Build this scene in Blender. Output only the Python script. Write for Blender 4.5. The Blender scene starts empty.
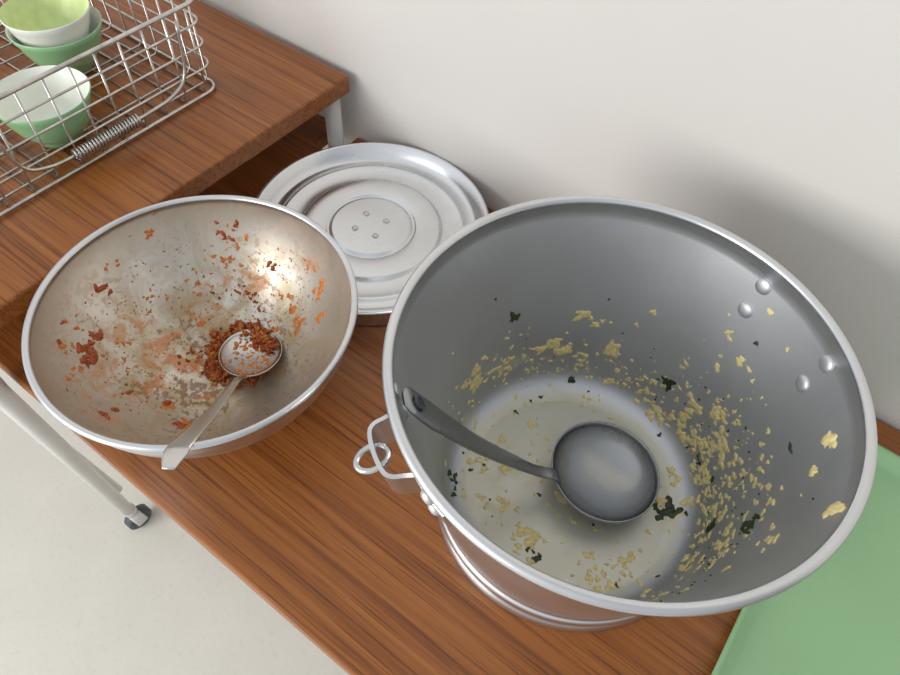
import bpy, bmesh, math, random
import numpy as np
from mathutils import Vector, Matrix
random.seed(7)
sc=bpy.context.scene
TT=.70; UT=.8065; WALL=.611
# ---------------- camera
yaw,pit,rol,f=0.5762,0.9399,0.07916,685.4
hv=Vector((-math.sin(yaw),math.cos(yaw),0));R0=Vector((math.cos(yaw),math.sin(yaw),0));Zv=Vector((0,0,1))
Fv=math.cos(pit)*hv-math.sin(pit)*Zv;U0=math.sin(pit)*hv+math.cos(pit)*Zv
cr,sr=math.cos(rol),math.sin(rol)
Rv=cr*R0+sr*U0;Uv=-sr*R0+cr*U0
cd=bpy.data.cameras.new('camera');cd.sensor_width=36;cd.lens=f/900*36;cd.clip_start=.01
co=bpy.data.objects.new('camera',cd);bpy.context.collection.objects.link(co)
M=Matrix((Rv,Uv,-Fv)).transposed().to_4x4();M.translation=Vector((0,0,1.35));co.matrix_world=M
sc.camera=co
# ---------------- helpers
def srgb(r,g,b):
    return tuple(((c/255)/12.92 if c/255<=.04045 else ((c/255+.055)/1.055)**2.4) for c in (r,g,b))+(1,)
def link(o,parent=None):
    bpy.context.collection.objects.link(o)
    if parent: o.parent=parent
    return o
def empty(name,loc=(0,0,0)):
    o=bpy.data.objects.new(name,None);o.location=loc;o.empty_display_size=.05;return link(o)
def meshobj(name,verts,faces,mat,parent=None,loc=(0,0,0),smooth=True):
    me=bpy.data.meshes.new(name);me.from_pydata([tuple(v) for v in verts],[],faces)
    bm=bmesh.new();bm.from_mesh(me);bmesh.ops.recalc_face_normals(bm,faces=bm.faces);bm.to_mesh(me);bm.free()
    if smooth:
        for p in me.polygons:p.use_smooth=True
    me.materials.append(mat)
    o=bpy.data.objects.new(name,me);o.location=loc;return link(o,parent)
def lathe_data(prof,n=128):
    V=[];Fs=[];m=len(prof)
    for i in range(n):
        a=2*math.pi*i/n
        for r,z in prof: V.append((r*math.cos(a),r*math.sin(a),z))
    for i in range(n):
        j=(i+1)%n
        for k in range(m-1):
            Fs.append((i*m+k,j*m+k,j*m+k+1,i*m+k+1))
    return V,Fs
def lathe(name,prof,mat,parent=None,loc=(0,0,0),n=128):
    prof=[(max(r,1e-4),z) for r,z in prof]
    V,Fs=lathe_data(prof,n)
    return meshobj(name,V,Fs,mat,parent,loc)
def arc(cx,cz,r,a0,a1,n=8):
    return [(cx+r*math.cos(math.radians(a0+(a1-a0)*i/n)),cz+r*math.sin(math.radians(a0+(a1-a0)*i/n))) for i in range(n+1)]
def sweep_data(pts,wid,thk,up=None,n=12,closed=False,off=0,flat=1.0):
    pts=[Vector(p) for p in pts];N=len(pts);V=[];Fs=[]
    prev=None
    for i,p in enumerate(pts):
        if closed: t=(pts[(i+1)%N]-pts[i-1])
        else: t=pts[min(i+1,N-1)]-pts[max(i-1,0)]
        t.normalize()
        if up is not None:
            s=t.cross(Vector(up));s.normalize()
        else:
            if prev is None:
                a=Vector((0,0,1)) if abs(t.z)<.9 else Vector((1,0,0));s=t.cross(a)
            else: s=prev-t*prev.dot(t)
            s.normalize();prev=s
        b=s.cross(t)
        w=wid[i] if hasattr(wid,'__len__') else wid
        h=thk[i] if hasattr(thk,'__len__') else thk
        for k in range(n):
            a=2*math.pi*k/n
            ca,sa=math.cos(a),math.sin(a)
            ca=math.copysign(abs(ca)**flat,ca);sa=math.copysign(abs(sa)**flat,sa)
            V.append(p+s*(w*ca)+b*(h*sa))
    for i in range(N if closed else N-1):
        j=(i+1)%N
        for k in range(n):
            l=(k+1)%n
            Fs.append((off+i*n+k,off+i*n+l,off+j*n+l,off+j*n+k))
    if not closed:
        Fs.append(tuple(off+k for k in range(n)));Fs.append(tuple(off+(N-1)*n+k for k in range(n)))
    return V,Fs
class MB:
    def __init__(s): s.V=[];s.F=[]
    def add(s,V,Fs):
        o=len(s.V);s.V+=[tuple(v) for v in V];s.F+=[tuple(i+o for i in f_) for f_ in Fs]
    def tube(s,pts,r,n=8,closed=False): s.add(*sweep_data(pts,r,r,n=n,closed=closed))
    def sweep(s,pts,w,t,up,n=14,flat=1.0): s.add(*sweep_data(pts,w,t,up=up,n=n,flat=flat))
    def box(s,lo,hi):
        x0,y0,z0=lo;x1,y1,z1=hi
        s.add([(x0,y0,z0),(x1,y0,z0),(x1,y1,z0),(x0,y1,z0),(x0,y0,z1),(x1,y0,z1),(x1,y1,z1),(x0,y1,z1)],
              [(0,3,2,1),(4,5,6,7),(0,1,5,4),(1,2,6,5),(2,3,7,6),(3,0,4,7)])
    def obj(s,name,mat,parent=None,loc=(0,0,0),smooth=True): return meshobj(name,s.V,s.F,mat,parent,loc,smooth)
def catmull(P,n=8):
    P=[Vector(p) for p in P];Q=[P[0]*2-P[1]]+P+[P[-1]*2-P[-2]];out=[]
    for i in range(1,len(Q)-2):
        for k in range(n):
            t=k/n;a,b,c,d=Q[i-1],Q[i],Q[i+1],Q[i+2]
            out.append(.5*((2*b)+(c-a)*t+(2*a-5*b+4*c-d)*t*t+(3*b-a-3*c+d)*t**3))
    out.append(P[-1]);return out
def lerp_list(L,n):
    out=[]
    for i in range(n):
        u=i/(n-1)*(len(L)-1);k=min(int(u),len(L)-2);out.append(L[k]+(L[k+1]-L[k])*(u-k))
    return out
# ---------------- materials
class NT:
    def __init__(s,name):
        s.m=bpy.data.materials.new(name);s.m.use_nodes=True;s.t=s.m.node_tree;s.b=s.t.nodes['Principled BSDF']
        s.tc=s.t.nodes.new('ShaderNodeTexCoord')
    def n(s,ty,**kw):
        o=s.t.nodes.new(ty)
        for k,v in kw.items(): setattr(o,k,v)
        return o
    def l(s,a,b): s.t.links.new(a,b)
    def mapping(s,scale=(1,1,1),loc=(0,0,0),src='Object'):
        m=s.n('ShaderNodeMapping');m.inputs['Scale'].default_value=scale;m.inputs['Location'].default_value=loc
        s.l(s.tc.outputs[src],m.inputs['Vector']);return m.outputs[0]
    def noise(s,vec,scale,detail=4,rough=.55,dist=0):
        o=s.n('ShaderNodeTexNoise');o.inputs['Scale'].default_value=scale;o.inputs['Detail'].default_value=detail
        o.inputs['Roughness'].default_value=rough;o.inputs['Distortion'].default_value=dist;s.l(vec,o.inputs['Vector']);return o.outputs['Fac']
    def ramp(s,fac,stops):
        o=s.n('ShaderNodeValToRGB');e=o.color_ramp.elements
        while len(e)<len(stops): e.new(.5)
        for i,(p,c) in enumerate(stops): e[i].position=p;e[i].color=c if hasattr(c,'__len__') else (c,c,c,1)
        s.l(fac,o.inputs[0]);return o.outputs[0]
    def mix(s,fac,a,b,blend='MIX'):
        o=s.n('ShaderNodeMix');o.data_type='RGBA';o.blend_type=blend
        for v,i in ((fac,0),(a,6),(b,7)):
            if hasattr(v,'is_output') or hasattr(v,'links'): s.l(v,o.inputs[i])
            else: o.inputs[i].default_value=v
        return o.outputs[2]
    def math(s,op,a,b=None):
        o=s.n('ShaderNodeMath');o.operation=op
        for v,i in ((a,0),(b,1)):
            if v is None: continue
            if hasattr(v,'links'): s.l(v,o.inputs[i])
            else: o.inputs[i].default_value=v
        return o.outputs[0]
    def maprange(s,v,a,b,c=0.0,d=1.0):
        o=s.n('ShaderNodeMapRange');o.inputs['From Min'].default_value=a;o.inputs['From Max'].default_value=b
        o.inputs['To Min'].default_value=c;o.inputs['To Max'].default_value=d;s.l(v,o.inputs['Value']);return o.outputs[0]
    def bump(s,h,strength=.2,dist=.001):
        o=s.n('ShaderNodeBump');o.inputs['Strength'].default_value=strength;o.inputs['Distance'].default_value=dist
        s.l(h,o.inputs['Height']);s.l(o.outputs[0],s.b.inputs['Normal'])
    def set(s,**kw):
        for k,v in kw.items():
            i=s.b.inputs[k.replace('_',' ')]
            if hasattr(v,'links'): s.l(v,i)
            else: i.default_value=v
        return s.m
def plain(name,col,rough=.5,metal=0,nscale=30,var=.12,bump=.0):
    t=NT(name);v=t.mapping();n=t.noise(v,nscale)
    c1=tuple(x*(1-var) for x in col[:3])+(1,);c2=tuple(min(1,x*(1+var)) for x in col[:3])+(1,)
    c=t.ramp(n,[(.3,c1),(.7,c2)])
    if bump: t.bump(n,bump,.001)
    return t.set(Base_Color=c,Roughness=rough,Metallic=metal)
def metal_mat(name,col,rough,scr=.06,film=None,stain=None,metal=1.0,fleck=None):
    t=NT(name);v=t.mapping()
    n1=t.noise(v,9,5);n2=t.noise(v,220,3)
    c=t.ramp(n1,[(.3,tuple(x*.88 for x in col[:3])+(1,)),(.7,col)])
    ra=t.math('ADD',t.math('MULTIPLY',n1,.14),rough-.07)
    met=metal
    sep=t.n('ShaderNodeSeparateXYZ');t.l(t.tc.outputs['Object'],sep.inputs[0])
    z=sep.outputs['Z']
    if film:
        zlo,zhi,fc,amt,fr,base=film
        hm=t.maprange(z,zhi,zlo)
        nn=t.noise(t.mapping((1,1,1),(3,1,2)),17,7,.68,1.6)
        nf=t.ramp(nn,[(.38,0.0),(.62,1.0)])
        fac=t.math('MULTIPLY',t.math('MULTIPLY',hm,amt),t.math('ADD',t.math('MULTIPLY',nf,1-base),base))
        c=t.mix(fac,c,fc)
        ra=t.math('ADD',ra,t.math('MULTIPLY',fac,fr))
        met=t.math('SUBTRACT',metal,t.math('MULTIPLY',fac,.7))
    if fleck:
        z0,z1,fc,amt=fleck
        nn=t.noise(t.mapping(),170,3,.6);big=t.noise(t.mapping((1,1,1),(2,2,5)),13,3)
        nf=t.ramp(t.math('ADD',t.math('MULTIPLY',nn,.6),t.math('MULTIPLY',big,.4)),[(.54,0.0),(.58,1.0)])
        fac=t.math('MULTIPLY',t.math('MULTIPLY',t.maprange(z,z1,z0),nf),amt)
        c=t.mix(fac,c,fc);met=t.math('MULTIPLY',met,t.math('SUBTRACT',1.0,fac))
    if stain:
        z0,z1,sc_,amt,thr=stain
        hm=t.maprange(z,z1,z0)
        nn=t.noise(t.mapping((1,1,1.4),(7,5,1)),34,8,.7,.8)
        big=t.noise(t.mapping((1,1,1),(1.3,4.2,0)),9,2)
        nf=t.ramp(t.math('ADD',t.math('MULTIPLY',nn,.65),t.math('MULTIPLY',big,.35)),[(thr,0.0),(thr+.05,1.0)])
        fac=t.math('MULTIPLY',t.math('MULTIPLY',hm,nf),amt)
        c=t.mix(fac,c,sc_)
        met=t.math('MULTIPLY',met,t.math('SUBTRACT',1.0,fac))
    t.bump(n2,scr,.0006)
    return t.set(Base_Color=c,Roughness=ra,Metallic=met)
def wood(name):
    t=NT(name);v=t.mapping((1.5,95,95));n=t.noise(v,1.6,6,.6,.1)
    v2=t.mapping((5,300,300));n2=t.noise(v2,1.3,3,.6)
    v3=t.mapping((.6,9,9));n3=t.noise(v3,1.5,2)
    c=t.ramp(n,[(.25,srgb(112,62,26)),(.45,srgb(143,84,36)),(.6,srgb(158,96,44)),(.78,srgb(174,110,54))])
    dk=t.ramp(n2,[(.36,srgb(145,118,92)),(.47,(1,1,1,1))])
    c=t.mix(.65,c,dk,'MULTIPLY')
    c=t.mix(.35,c,t.ramp(n3,[(.3,srgb(215,205,192)),(.7,(1,1,1,1))]),'MULTIPLY')
    t.bump(n2,.05,.0003)
    return t.set(Base_Color=c,Roughness=.36,Specular_IOR_Level=.45)
M_wood=wood('teak_laminate')
M_white=plain('painted_steel',srgb(218,216,212),.4,nscale=12,var=.05)
M_castor=plain('castor_grey',srgb(70,78,86),.5)
M_wire=plain('chromed_wire',(.60,.58,.55,1),.28,1,nscale=60,var=.2)
M_alu=metal_mat('aluminium',(.74,.75,.765,1),.30)
M_lid=metal_mat('aluminium_lid',(.76,.775,.79,1),.27)
M_dull=metal_mat('aluminium_dull',(.68,.69,.70,1),.5)
M_alupot=metal_mat('aluminium_pot_interior',(.62,.635,.655,1),.46,film=(.0150,.0185,srgb(204,200,178),.85,-.15,.65),stain=(.01,.13,srgb(204,196,156),.55,.54),metal=.9)
M_alubowl=metal_mat('aluminium_bowl_greasy',(.80,.78,.735,1),.34,film=(.0,.155,srgb(170,140,80),.95,.02,.25),stain=(.0,.17,srgb(204,122,50),.75,.532),fleck=(.0,.13,srgb(124,80,28),.75))
M_steel=metal_mat('stainless_steel',(.66,.655,.64,1),.20)
M_ladle=metal_mat('ladle_steel',(.36,.365,.365,1),.26)
M_yel=plain('yellow_egg_residue',srgb(226,208,146),.5,nscale=300,var=.2)
M_grn=plain('dark_green_leaf',srgb(44,60,28),.4,nscale=200,var=.4)
M_red=plain('brown_red_sauce_residue',srgb(168,78,28),.28,nscale=400,var=.5)
M_org=plain('orange_sauce_residue',srgb(206,122,50),.32,nscale=300,var=.3)
# ---------------- room
tw=NT('wall_paint');n=tw.noise(tw.mapping(),3,3);n2=tw.noise(tw.mapping(),160,3)
tw.bump(n2,.05,.001)
M_wall=tw.set(Base_Color=tw.ramp(n,[(.3,srgb(213,209,204)),(.7,srgb(219,215,210))]),Roughness=.75)
tf=NT('floor_vinyl');n=tf.noise(tf.mapping(),5,6,.6);n2=tf.noise(tf.mapping(),90,4,.7)
c=tf.ramp(n,[(.3,srgb(218,216,206)),(.7,srgb(226,224,214))]);c=tf.mix(.5,c,tf.ramp(n2,[(.25,srgb(228,226,220)),(.45,(1,1,1,1))]),'MULTIPLY')
M_floor=tf.set(Base_Color=c,Roughness=.45)
def boxobj(name,lo,hi,mat,parent=None):
    b=MB();b.box(lo,hi);return b.obj(name,mat,parent,smooth=False)
boxobj('floor',(-4,-3.2,-.05),(3,WALL+.1,0),M_floor)
boxobj('wall_back',(-4,WALL,0),(3,WALL+.1,2.7),M_wall)
# ---------------- tables
def prism(name,poly,z0,z1,mat,parent,bevel=.003):
    n=len(poly);V=[(x,y,z0) for x,y in poly]+[(x,y,z1) for x,y in poly]
    Fs=[tuple(range(n)),tuple(range(n,2*n))]+[(i,(i+1)%n,(i+1)%n+n,i+n) for i in range(n)]
    o=meshobj(name,V,Fs,mat,parent,smooth=False)
    if bevel:
        m=o.modifiers.new('bevel','BEVEL');m.width=bevel;m.segments=2
    return o
def castor(b1,b2,x,y):
    V,Fs=lathe_data([(0.0001,-.011),(.021,-.011),(.025,-.008),(.025,.008),(.021,.011),(.0001,.011)],24)
    b2.add([(x+v[2],y+v[0],.025+v[1]) for v in V],Fs)
    b1.sweep([(x-.0155,y,.022),(x-.0155,y-.002,.045),(x-.008,y-.004,.058)],.011,.0015,(1,0,0))
    b1.sweep([(x+.0155,y,.022),(x+.0155,y-.002,.045),(x+.008,y-.004,.058)],.011,.0015,(1,0,0))
    b1.tube([(x,y-.004,.056),(x,y-.004,.075)],.012,12)
T1=empty('wooden_table')
XR=.95
prism('table_top',[(-.80,.058),(XR,.058),(XR,.608),(-.585,.608),(-.585,.555),(-.625,.555),(-.625,.608),(-.80,.608)],TT-.022,TT,M_wood,T1)
b=MB()
for x in (-.50,.9):
    for y in (.17,.56): b.tube([(x,y,.0),(x,y,TT-.022)],.0125,14)
    b.tube([(x,.17,.12),(x,.56,.12)],.0095,10)
b.tube([(-.50,.17,.655),(.9,.17,.655)],.0095,10);b.tube([(-.50,.56,.655),(.9,.56,.655)],.0095,10)
b.obj('frame',M_white,T1)
T2=empty('wooden_table.001')
prism('table_top',[(-1.75,.02),(-.583,.02),(-.583,.598),(-1.75,.598)],UT-.026,UT,M_wood,T2)
b=MB();b2=MB()
b.tube([(-.600,.038,UT-.026),(-.604,.038,.69),(-.745,.072,.075)],.0115,14)
b.tube([(-.640,.036,.70),(-.642,.036,.66),(-.765,.085,.12)],.007,10)
b.tube([(-.604,.581,UT-.026),(-.605,.582,.07)],.012,14)
for y in (.038,.577): b.tube([(-1.70,y,UT-.026),(-1.70,y,.07)],.012,14)
b.tube([(-1.70,.038,.74),(-.604,.038,.74)],.009,10)
castor(b,b2,-.747,.078);castor(b,b2,-.605,.56);castor(b,b2,-1.70,.042);castor(b,b2,-1.70,.56)
b.obj('frame',M_white,T2);b2.obj('castors',M_castor,T2)
# ---------------- pot
PX,PY=-.04985,.3165
POT=empty('aluminium_stock_pot',(PX,PY,TT))
inner=[(0,.0132),(.060,.0132),(.098,.0134),(.1035,.0138),(.1065,.0152)]+[(.1135,.0178),(.1205,.0232),(.1258,.0305),(.1292,.040)]+[(.1735-(.1735-.1292)*(1-k/12),.040+(.234-.040)*k/12) for k in range(1,13)]
pot_in=inner
prof=inner+arc(.1752,.2345,.0042,200,-60,10)+[(.1742,.228),(.1735,.224)]+[(.1735-(.1735-.1335)*k/8,.224-(.224-.040)*k/8) for k in range(1,9)]
prof+=[(.1330,.036),(.1345,.0345),(.1365,.032),(.1365,.029),(.1345,.0265),(.1310,.024),(.1300,.012),(.1325,.008),(.1355,.004),(.1350,.0008),(.1330,.0),(.1300,.001),(.127,.006),(.125,.008),(0,.009)]
pot=lathe('pot_body',prof,M_alupot,POT,n=160)
pot.data.materials.append(M_alu)
m_=len(prof)
for i,p in enumerate(pot.data.polygons):
    if (i%(m_-1))>=len(inner): p.material_index=1
def wallpt(th,z,r): a=math.radians(th);return Vector((r*math.cos(a),r*math.sin(a),z))
def rin(z,prof=inner):
    for (r0,z0),(r1,z1) in zip(prof,prof[1:]):
        if z0<=z<=z1 and z1>z0: return r0+(r1-r0)*(z-z0)/(z1-z0)
    return prof[-1][0]
def dome(b,p,nrm,r,h):
    q=nrm.to_track_quat('Z','Y').to_matrix()
    V,Fs=lathe_data([(r,-.001),(r,.0003),(r*.88,h*.45),(r*.65,h*.8),(r*.35,h*.97),(.0001,h)],20)
    b.add([p+q@Vector(v) for v in V],Fs)
b=MB()
for thc in (57,-123):
    for dt in (-14.3,14.3):
        for z in (.187,.215):
            th=thc+dt;a=math.radians(th);d=Vector((math.cos(a),math.sin(a),0))
            dome(b,wallpt(th,z,rin(z)),(-d+Vector((0,0,.2))).normalized(),.0074,.0024)
            dome(b,wallpt(th,z,rin(z)+.006),(d-Vector((0,0,.2))).normalized(),.0062,.0035)
b.obj('rivets',M_dull,POT)
SL=.227
def strap(pts,hw,ht):
    V=[];Fs=[];N=len(pts)
    for i,p in enumerate(pts):
        rad=Vector((p.x,p.y,0)).normalized()
        t=(pts[min(i+1,N-1)]-pts[max(i-1,0)]).normalized();z=(Vector((0,0,1))+rad*SL).normalized();nrm=t.cross(z).normalized()
        for a,c_ in ((-1,-1),(1,-1),(1,1),(-1,1)): V.append(p+nrm*(ht*a)+z*(hw*c_))
    for i in range(N-1):
        for k in range(4):
            l=(k+1)%4;Fs.append((i*4+k,i*4+l,(i+1)*4+l,(i+1)*4+k))
    Fs+=[(0,1,2,3),(4*N-4,4*N-3,4*N-2,4*N-1)]
    return V,Fs
def lug(th):
    b=MB();z,w=.199,.017
    for s in (-1,1):
        pts=[wallpt(th+s*t_,z,rin(z)+.0045) for t_ in (20,18,16,14,12,10,8.5)]
        b.add(*strap(pts,w,.0016))
    pts=[wallpt(th-8.5,z,rin(z)+.0045),wallpt(th-7.5,z,rin(z)+.012),wallpt(th-6.5,z,rin(z)+.020),wallpt(th-4.5,z,rin(z)+.024),wallpt(th,z,rin(z)+.025),wallpt(th+4.5,z,rin(z)+.024),wallpt(th+6.5,z,rin(z)+.020),wallpt(th+7.5,z,rin(z)+.012),wallpt(th+8.5,z,rin(z)+.0045)]
    b.add(*strap(catmull(pts,4),w,.0016))
    b.obj('lug',M_alu,POT,smooth=False)
    b=MB();a=math.radians(th);d=Vector((math.cos(a),math.sin(a),0));t=Vector((-math.sin(a),math.cos(a),0))
    c=wallpt(th-1,.200,rin(.2)+.029)
    dd=(d*.95+Vector((0,0,-.30))).normalized();pts=[]
    for k in range(28):
        u=2*math.pi*k/28
        pts.append(c+t*(.009*math.cos(u))+dd*(.0125*math.sin(u)))
    b.tube(pts,.0024,10,closed=True)
    b.obj('ring',M_steel,POT)
lug(-123);lug(57)
# ---------------- food residue, given as (azimuth deg, distance up the profile mm, size mm, count, spread mm)
def arclen(prof):
    s=[0]
    for a,b_ in zip(prof,prof[1:]): s.append(s[-1]+math.hypot(b_[0]-a[0],b_[1]-a[1]))
    return s
def on_prof(prof,S,th,s):
    s=max(0,min(S[-1]-1e-5,s))
    k=max(i for i in range(len(S)-1) if S[i]<=s)
    (r0,z0),(r1,z1)=prof[k],prof[k+1];u=(s-S[k])/(S[k+1]-S[k])
    r=r0+(r1-r0)*u;z=z0+(z1-z0)*u;a=math.radians(th)
    dr,dz=(r1-r0),(z1-z0);L=math.hypot(dr,dz);nr,nz=-dz/L,dr/L
    return Vector((r*math.cos(a),r*math.sin(a),z)),Vector((nr*math.cos(a),nr*math.sin(a),nz)),Vector((-math.sin(a),math.cos(a),0)),r
def flake(b,p,n,t,size,thick,asp=1.0,rot=None):
    bt=n.cross(t);a0=random.uniform(0,6.28) if rot is None else rot
    u=t*math.cos(a0)+bt*math.sin(a0);v=n.cross(u)
    big=size>.0020
    k=random.randint(13,18) if big else random.randint(6,9);ring=[]
    p1,p2,p3=[random.uniform(0,6.28) for _ in range(3)]
    for i in range(k):
        a=2*math.pi*(i+random.uniform(-.25,.25))/k
        r=size*(1+.28*math.sin(2*a+p1)+.20*math.sin(3*a+p2)+.14*math.sin(5*a+p3))*random.uniform(.68,1.15)
        ring.append((math.cos(a)*r*asp,math.sin(a)*r/asp))
    V=[p+u*x+v*y-n*.0004 for x,y in ring]+[p+u*x*.85+v*y*.85+n*thick*random.uniform(.4,1.0) for x,y in ring]+[p+u*x*.45+v*y*.45+n*thick*random.uniform(.7,1.6) for x,y in ring]+[p+n*thick*random.uniform(.8,1.5)]
    Fs=[]
    for i in range(k):
        j=(i+1)%k
        Fs+=[(i,j,k+j,k+i),(k+i,k+j,2*k+j,2*k+i),(2*k+i,2*k+j,3*k)]
    b.add(V,Fs)
PS=arclen(pot_in)
POT_Y=[(123,209,5,3,4),(131,171,5,4,5),(138,166,3.5,3,4),(126,161,5,4,5),(121,155,3,4,5),(107,179,4,5,6),(116,203,2.5,4,6),(171,160,5,9,8),(158,151,3,6,6),(179,170,4,5,6),(153,163,2.5,6,9),(77,135,3,7,8),(87,140,2.5,5,7),(64,165,4,5,7),(55,190,4,4,6),(52,155,3,7,9),(58,253,3.5,3,5),(70,260,2.5,3,5),(22,305,5.5,2,2),(0,324,4,4,4),(15,286,3,3,4),(-5,259,3,5,8),(1,177,3,6,8),(34,197,3.5,5,6),(41,175,3.5,6,8),(62,139,3,7,9),(95,137,2,4,6),(41,139,3,6,8),(29,120,3,6,8),(41,114,2.5,6,8),(24,185,2.5,5,10),(72,128,3,5,6),(48,215,2.5,4,9),(30,225,2.5,4,9),(12,235,2.5,4,9),
 (-101,14,5,3,3),(-99,66,4,7,6),(-122,71,3,6,8),(-160,93,3,4,6),(153,77,2.5,4,6),(-161,66,4,3,4),(-46,84,3,6,8),(-19,89,3,6,8),(-38,91,3,6,8),(-23,110,2.5,5,8),(180,84,2.5,4,8),(-135,91,2.5,4,8),(29,90,4,4,5),(-37,100,2.5,6,9),(-95,82,2.5,5,8)]
POT_G=[(151,219,5,3,2),(120,124,3.5,3,2),(79,172,4.5,4,4),(34,152,3,2,4),(5,218,5.5,6,5),(27,261,3,1,0),(12,150,4,3,3),(21,96,5,8,5),(25,90,4,5,5),(-144,119,2.6,9,6),(-80,78,4,3,3),(62,277,2,1,0),(47,146,2.5,4,10),(41,202,2,3,8),(114,236,1.5,1,0),(6,292,1.5,1,0),(159,252,1.5,1,0)]
BW_R=[(-168,168,5,4,3),(-171,166,3,3,3),(-139,141,5,10,7),(-148,141,4,7,5),(-131,143,4,5,5),(-105,123,4,3,2),(-100,138,3.5,3,3),(-144,180,2,1,0),(-135,178,2.5,3,2),(131,173,3.5,5,5),(125,182,2.5,4,4),(115,105,2.5,5,4),(105,141,3,4,3),(-76,75,4.5,4,4),(-108,65,3,3,2),(138,100,2,5,8),(-176,56,2.5,5,8),(-119,103,2,5,4),(126,107,2,4,6),(107,89,2,5,4)]
BW_O=[(76,106,4.5,6,6),(63,131,3.5,5,5),(72,156,3,6,6),(72,148,2.5,4,6),(-104,67,4,4,4),(-76,68,4.5,5,4),(163,186,2.5,7,9),(133,143,3,7,7),(149,121,2.5,7,9),(-122,159,2.5,5,6),(94,113,3,5,8),(-134,172,3,5,6),(179,180,2.5,6,9),(85,161,2.5,6,8),(-146,164,2.5,6,9),(-153,123,2,7,10),(178,129,1.8,8,14),(125,159,2.5,8,9),(-138,103,2,6,10),(155,77,2.5,6,8),(90,78,2.5,5,6)]
def scatter(L,b,prof,S,thick,k=1.0):
    for th,s,sz,cnt,spr in L:
        s*=.001
        _,_,_,r=on_prof(prof,S,th,s)
        for i in range(cnt):
            ds=random.gauss(0,spr*.001) if i else 0;dth=math.degrees(random.gauss(0,spr*.001)/max(r,.02)) if i else 0
            p,n_,t_,_=on_prof(prof,S,th+dth,s+ds)
            flake(b,p,n_,t_,k*sz*.001*random.uniform(.4,1.15),thick*random.uniform(.6,1.2),random.choice((1,1.15,1.3)))
yb,gb_=MB(),MB()
scatter(POT_Y,yb,pot_in,PS,.0009,1.5)
scatter(POT_G,gb_,pot_in,PS,.0008,1.2)
for i in range(420):
    th=random.gauss(32,30);s=.128+abs(random.gauss(0,.052))
    p,n_,t_,_=on_prof(pot_in,PS,th,s);flake(yb,p,n_,t_,random.choice((.0007,.0009,.0014,.0020,.0030,.0042))*random.uniform(.8,1.2),.0006,random.choice((1,1.1,1.25)))
for i in range(120):
    th=random.gauss(140,28);s=.128+abs(random.gauss(0,.04))
    p,n_,t_,_=on_prof(pot_in,PS,th,s);flake(yb,p,n_,t_,random.uniform(.0006,.0028),.0007,1.1)
for i in range(150):
    p,n_,t_,_=on_prof(pot_in,PS,random.uniform(0,360),.122*math.sqrt(random.random()));flake(random.choice((yb,yb,yb,yb,gb_)),p,n_,t_,random.uniform(.0008,.0032),.0006,1.15)
for i in range(60):
    p,n_,t_,_=on_prof(pot_in,PS,random.gauss(35,45),.13+random.random()*.09);flake(gb_,p,n_,t_,random.uniform(.0006,.0018),.0007,1.2)
yb.obj('yellow_residue',M_yel,POT);gb_.obj('green_residue',M_grn,POT)
# ---------------- ladle
LAD=empty('soup_ladle')
b=MB()
def shell(b,c,Rm,ra,rb_,depth,th,n=40,m=10):
    V=[];Fs=[]
    rows=[]
    for j in range(m+1):
        a=math.pi/2*j/m;rows.append((math.sin(a),-math.cos(a)*depth,0))
    for j in range(m,-1,-1):
        a=math.pi/2*j/m;rows.append((math.sin(a),-math.cos(a)*depth,1))
    for k in range(n):
        q=2*math.pi*k/n
        for s_,z,o_ in rows:
            sa=max(s_,.002)
            e=(ra-th*o_)/ra
            V.append(Vector(c)+Rm@Vector((ra*sa*e*math.cos(q),rb_*sa*e*math.sin(q),z*( (depth-th)/depth if o_ else 1))))
    L=len(rows)
    for k in range(n):
        l=(k+1)%n
        for j in range(L-1): Fs.append((k*L+j,l*L+j,l*L+j+1,k*L+j+1))
    b.add(V,Fs)
lc=Vector((-.028,.338,.7455))
hd=Vector((-.158,.195,0))-Vector((-.029,.333,0));hd.normalize()
Rl=Matrix.Rotation(math.atan2(hd.y,hd.x),3,'Z')@Matrix.Rotation(math.radians(-4),3,'Y')
shell(b,lc,Rl,.0535,.0535,.029,.0012)
P=[lc+Rl@Vector((.048,0,-.004)),lc+Rl@Vector((.056,0,.004)),Vector((-.082,.282,.770)),Vector((-.118,.240,.838)),Vector((-.147,.2065,.905)),Vector((-.1565,.1965,.928)),Vector((-.1600,.1925,.932))]
pts=catmull(P,8)
n_=len(pts)
b.sweep(pts,lerp_list([.008,.0065,.0060,.0095,.0130,.0120,.006],n_),lerp_list([.0015,.002,.0025,.0025,.0022,.002,.0015],n_),(-hd.x*.8,-hd.y*.8,.6),n=16,flat=.8)
b.obj('ladle_body',M_ladle,LAD)
b=MB()
dirh=(P[5]-P[4]).normalized()
cc=Vector((-.1530,.2005,.922));side=dirh.cross(Vector((-hd.x*.8,-hd.y*.8,.6))).normalized();nr=side.cross(dirh)
b.tube([cc+nr*.0022+side*(.0046*math.cos(2*math.pi*k/20))+dirh*(.0068*math.sin(2*math.pi*k/20)) for k in range(20)],.0012,8,closed=True)
b.obj('hanging_hole',M_castor,LAD)
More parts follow.
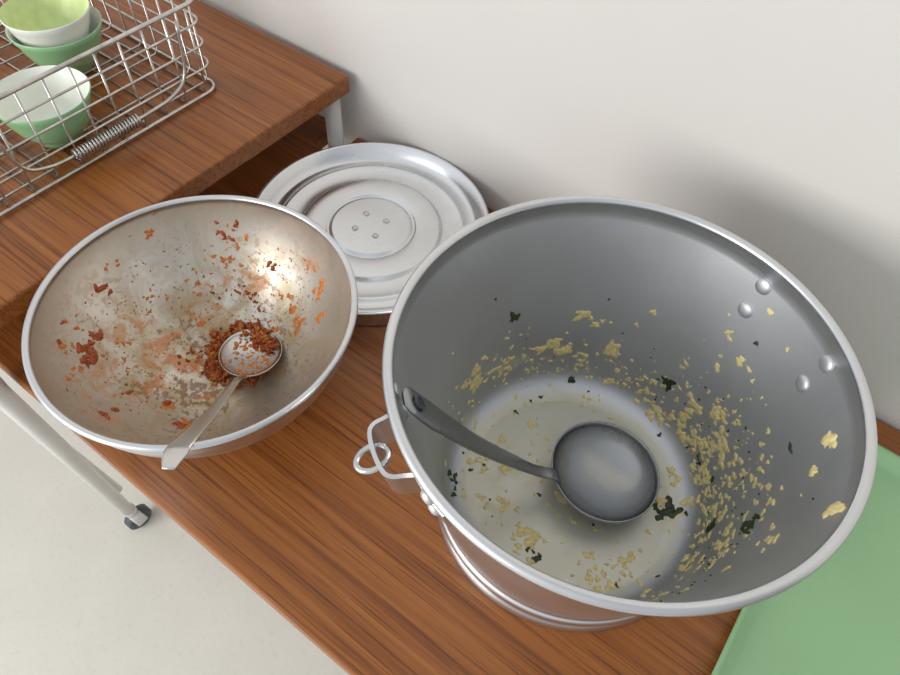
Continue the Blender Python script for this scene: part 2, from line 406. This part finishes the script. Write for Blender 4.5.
# ---------------- bowl
BX,BY=-.4140,.1954
BOWL=empty('metal_mixing_bowl',(BX,BY,TT))
bin_=[(0,.0045),(.030,.0045)]
for k in range(1,25):
    u=1-k/24
    z=.0045+(.1345-.0045)*(1-u)**1.15
    q=1-(z-.0045)/.130
    bin_.append((.030+(.1465-.030)*(1-q**1.7)**.66,z))
prof=bin_+arc(.1483,.1345,.0034,200,-70,8)+[(r+.0014,z-.001) for r,z in reversed(bin_[2:-1])]+[(.034,.0025),(.032,.0),(0,.0)]
bo=lathe('bowl_body',prof,M_alubowl,BOWL,n=160);bo.data.materials.append(M_alu)
for i,p in enumerate(bo.data.polygons):
    if (i%(len(prof)-1))>=len(bin_)-1: p.material_index=1
BS=arclen(bin_)
rb,ob=MB(),MB()
scatter(BW_R,rb,bin_,BS,.0016,1.15);scatter(BW_O,ob,bin_,BS,.0005,1.4)
for i in range(450):
    p,n_,t_,_=on_prof(bin_,BS,random.uniform(60,260),random.uniform(.04,.17));flake(random.choice((rb,ob,ob)),p,n_,t_,random.uniform(.0004,.0016),.0005,1.2)
mx,my=-.007,.0305
for i in range(800):
    a=random.uniform(0,6.28);q=random.gauss(.031,.0052)
    c_=math.cos(a-math.radians(-20))
    if c_>.35 and random.random()<.85: continue
    x=mx+q*math.cos(a);y=my+q*math.sin(a)
    r=math.hypot(x,y);s=np.interp(r,[v[0] for v in bin_],BS);th=math.degrees(math.atan2(y,x))
    p,n_,t_,_=on_prof(bin_,BS,th,s)
    flake(random.choice((rb,rb,ob)),p+n_*random.uniform(0,.006),n_,t_,random.uniform(.0015,.0038),.002,1.1)
rb.obj('red_brown_residue',M_red,BOWL);ob.obj('orange_residue',M_org,BOWL)
# ---------------- spoon
SP=empty('serving_spoon')
b=MB();end=Vector((-.2935,.068,.852));sc0=Vector((-.408,.231,.7255))
hd2=Vector((end.x-sc0.x,end.y-sc0.y,0)).normalized()
Rs=Matrix.Rotation(math.atan2(hd2.y,hd2.x),3,'Z')@Matrix.Rotation(math.radians(-8),3,'Y')
shell(b,sc0,Rs,.036,.034,.011,.001,n=36,m=8)
P=[sc0+Rs@Vector((.033,0,-.001)),sc0+Rs@Vector((.041,0,.003)),sc0+Rs@Vector((.056,0,.015)),Vector((-.3420,.136,.792)),Vector((-.3118,.093,.8365)),Vector((-.3028,.080,.8465)),end]
pts=catmull(P,8);n_=len(pts)
b.sweep(pts,lerp_list([.007,.0048,.0042,.0062,.0095,.0100,.005],n_),lerp_list([.001,.0016,.0019,.0016,.0014,.0013,.001],n_),(-hd2.x*.7,-hd2.y*.7,.75),n=16,flat=.8)
b.obj('spoon_body',M_steel,SP)
b=MB()
for i in range(90):
    a=random.uniform(0,6.28);q=random.random()**.5*.028
    p=sc0+Rs@Vector((q*math.cos(a),q*math.sin(a)*.9,-.011*math.sqrt(max(0,1-(q/.033)**2))+.0008))
    flake(b,p,Vector((0,0,1)),Vector((1,0,0)),random.uniform(.0008,.0030),.0005,1.2)
b.obj('sauce_bits',M_org,SP)
# ---------------- lid
LID=empty('pot_lid',(-.4305,.4590,TT))
lp=[(0,.0285),(.047,.0285),(.0495,.0282),(.0515,.0248),(.0540,.0246),(.0555,.0262),(.057,.0272),(.084,.0275),(.0865,.0266),(.0885,.0225),(.0915,.0221),(.110,.0223),(.113,.0246),(.1155,.0250),(.118,.0236),(.121,.0225),(.127,.0225),(.131,.0235),(.135,.0285),(.139,.0345),(.1425,.0368)]+arc(.1455,.0358,.0032,110,-90,8)+[(.1435,.0320),(.140,.029),(.1385,.020),(.1380,.004),(.1375,.0),(.1355,.0),(.1355,.018),(.132,.019),(0,.0215)]
lp=[(r*1.013,z*1.04) for r,z in lp]
lathe('lid_body',lp,M_lid,LID,n=128)
b=MB()
for k in range(4):
    a=math.radians(57+90*k);dome(b,Vector((.0205*math.cos(a)*1.0,.0205*math.sin(a),.0296)),Vector((0,0,1)),.0042,.0025)
b.obj('rivets',M_dull,LID)
# ---------------- wire basket
BK=empty('wire_basket')
b=MB();x1,x0,y1,y0,z0,z1=-.690,-1.02,.468,.06,UT+.0025,UT+.118
def rrect(x0,x1,y0,y1,z,r,n=5):
    P=[]
    for cx,cy,a0 in ((x1-r,y1-r,0),(x0+r,y1-r,90),(x0+r,y0+r,180),(x1-r,y0+r,270)):
        for k in range(n+1):
            a=math.radians(a0+90*k/n);P.append(Vector((cx+r*math.cos(a),cy+r*math.sin(a),z)))
    return P
for z,r in ((z1,.0026),(z0+.001,.0022),(z0+.062,.0014),(z0+.034,.0014),(z0+.090,.0014)):
    b.tube(rrect(x0,x1,y0,y1,z,.018),r,8,closed=True)
ny=12
for k in range(ny+1):
    y=y0+.02+(y1-y0-.04)*k/ny
    b.tube([(x1-.0015,y,z1),(x1-.0015,y,z0+.008),(x1-.008,y,z0),(x0+.008,y,z0),(x0+.0015,y,z0+.008),(x0+.0015,y,z1)],.0014,6)
nx=9
for k in range(nx+1):
    x=x0+.02+(x1-x0-.04)*k/nx
    b.tube([(x,y1-.0015,z1),(x,y1-.0015,z0+.008),(x,y1-.008,z0+.002),(x,y0+.008,z0+.002),(x,y0+.0015,z0+.008),(x,y0+.0015,z1)],.0014,6)
hp=catmull([(x1+.003,.19,z1-.01),(x1+.006,.20,z0+.045),(x1+.008,.225,z0+.028),(x1+.008,.27,z0+.024),(x1+.008,.35,z0+.024),(x1+.008,.395,z0+.028),(x1+.006,.42,z0+.045),(x1+.003,.43,z1-.01)],5)
b.tube(hp,.0022,8)
b.obj('wire_frame',M_wire,BK)
b=MB();co_=[];N=22*10
for k in range(N+1):
    a=2*math.pi*22*k/N;co_.append((x1+.008+.0066*math.cos(a),.256+.088*k/N,z0+.024+.0066*math.sin(a)))
b.tube(co_,.0013,6);b.obj('coil_grip',M_wire,BK)
# ---------------- small bowls
def small_bowl(name,loc,outm,inm,r=.052,h=.056):
    e=empty(name,loc)
    s=r/.052;k_=h/.056
    op=[(0,.003),(.020,.003),(.022,.0),(.0245,.0),(.025,.005),(.030,.009),(.038,.020),(.0445,.035),(.0485,.048),(.0520,.056)]
    ip=[(.0508,.0568),(.0470,.048),(.0430,.035),(.0365,.0215),(.028,.012),(.018,.0085),(0,.0075)]
    op=[(a*s,c*k_) for a,c in op];ip=[(a*s,c*k_) for a,c in ip]
    lathe('bowl_outside',op+[ip[0]],outm,e,n=64);lathe('bowl_inside',ip,inm,e,n=64)
    return e
M_gout=plain('green_melamine',srgb(150,200,150),.3,var=.04)
M_win=plain('white_melamine',srgb(236,239,228),.3,var=.03)
M_yg=plain('yellow_green_melamine',srgb(214,228,166),.3,var=.1,nscale=60)
small_bowl('rice_bowl',(-.754,.279,z0+.004),M_gout,M_win,.054)
small_bowl('rice_bowl.001',(-.864,.374,z0+.004),M_gout,M_win,.056)
small_bowl('rice_bowl.002',(-.868,.372,z0+.022),M_win,M_yg)
# ---------------- tray
tx0,tx1,ty0,ty1=.137,.56,.175,.563
TR=empty('green_tray')
def rr(x0,x1,y0,y1,r,z,n=6): return [(p.x,p.y,z) for p in rrect(x0,x1,y0,y1,z,r,n)]
rings=[rr(tx0+.010,tx1-.010,ty0+.010,ty1-.010,.02,TT+.0002),rr(tx0+.002,tx1-.002,ty0+.002,ty1-.002,.028,TT+.012),rr(tx0,tx1,ty0,ty1,.03,TT+.0135),rr(tx0+.003,tx1-.003,ty0+.003,ty1-.003,.027,TT+.0145),rr(tx0+.006,tx1-.006,ty0+.006,ty1-.006,.024,TT+.012),rr(tx0+.014,tx1-.014,ty0+.014,ty1-.014,.016,TT+.0035),rr(tx0+.020,tx1-.020,ty0+.020,ty1-.020,.010,TT+.003)]
V=[];Fs=[];n=len(rings[0])
for r_ in rings:V+=r_
for j in range(len(rings)-1):
    for i in range(n):
        k=(i+1)%n;Fs.append((j*n+i,j*n+k,(j+1)*n+k,(j+1)*n+i))
Fs.append(tuple(range(n)));Fs.append(tuple((len(rings)-1)*n+i for i in range(n)))
meshobj('tray_body',V,Fs,plain('green_plastic',srgb(150,192,144),.42,nscale=8,var=.04),TR)
# ---------------- lights: soft room daylight, stronger from the window side
w=bpy.data.worlds.new('world');sc.world=w;w.use_nodes=True
nt=w.node_tree;bg=nt.nodes['Background'];bg.inputs[0].default_value=(.93,.965,1,1)
tc=nt.nodes.new('ShaderNodeTexCoord');dp=nt.nodes.new('ShaderNodeVectorMath');dp.operation='DOT_PRODUCT'
dp.inputs[1].default_value=Vector((-.55,-.75,.30)).normalized();nt.links.new(tc.outputs['Generated'],dp.inputs[0])
mr=nt.nodes.new('ShaderNodeMapRange');mr.inputs['From Min'].default_value=-.6;mr.inputs['From Max'].default_value=1
mr.inputs['To Min'].default_value=.28;mr.inputs['To Max'].default_value=1.0;nt.links.new(dp.outputs['Value'],mr.inputs['Value']);nt.links.new(mr.outputs[0],bg.inputs[1])
def area(name,loc,tgt,sx,sy,e,col):
    l=bpy.data.lights.new(name,'AREA');l.shape='RECTANGLE';l.size=sx;l.size_y=sy;l.energy=e;l.color=col
    o=bpy.data.objects.new(name,l);o.location=loc;o.rotation_euler=(Vector(tgt)-Vector(loc)).to_track_quat('-Z','Y').to_euler();link(o)
area('window_light',(-1.3,-2.6,1.65),(-.2,.3,.8),1.8,1.2,70,(1,.985,.96))
sc.view_settings.view_transform='Standard'
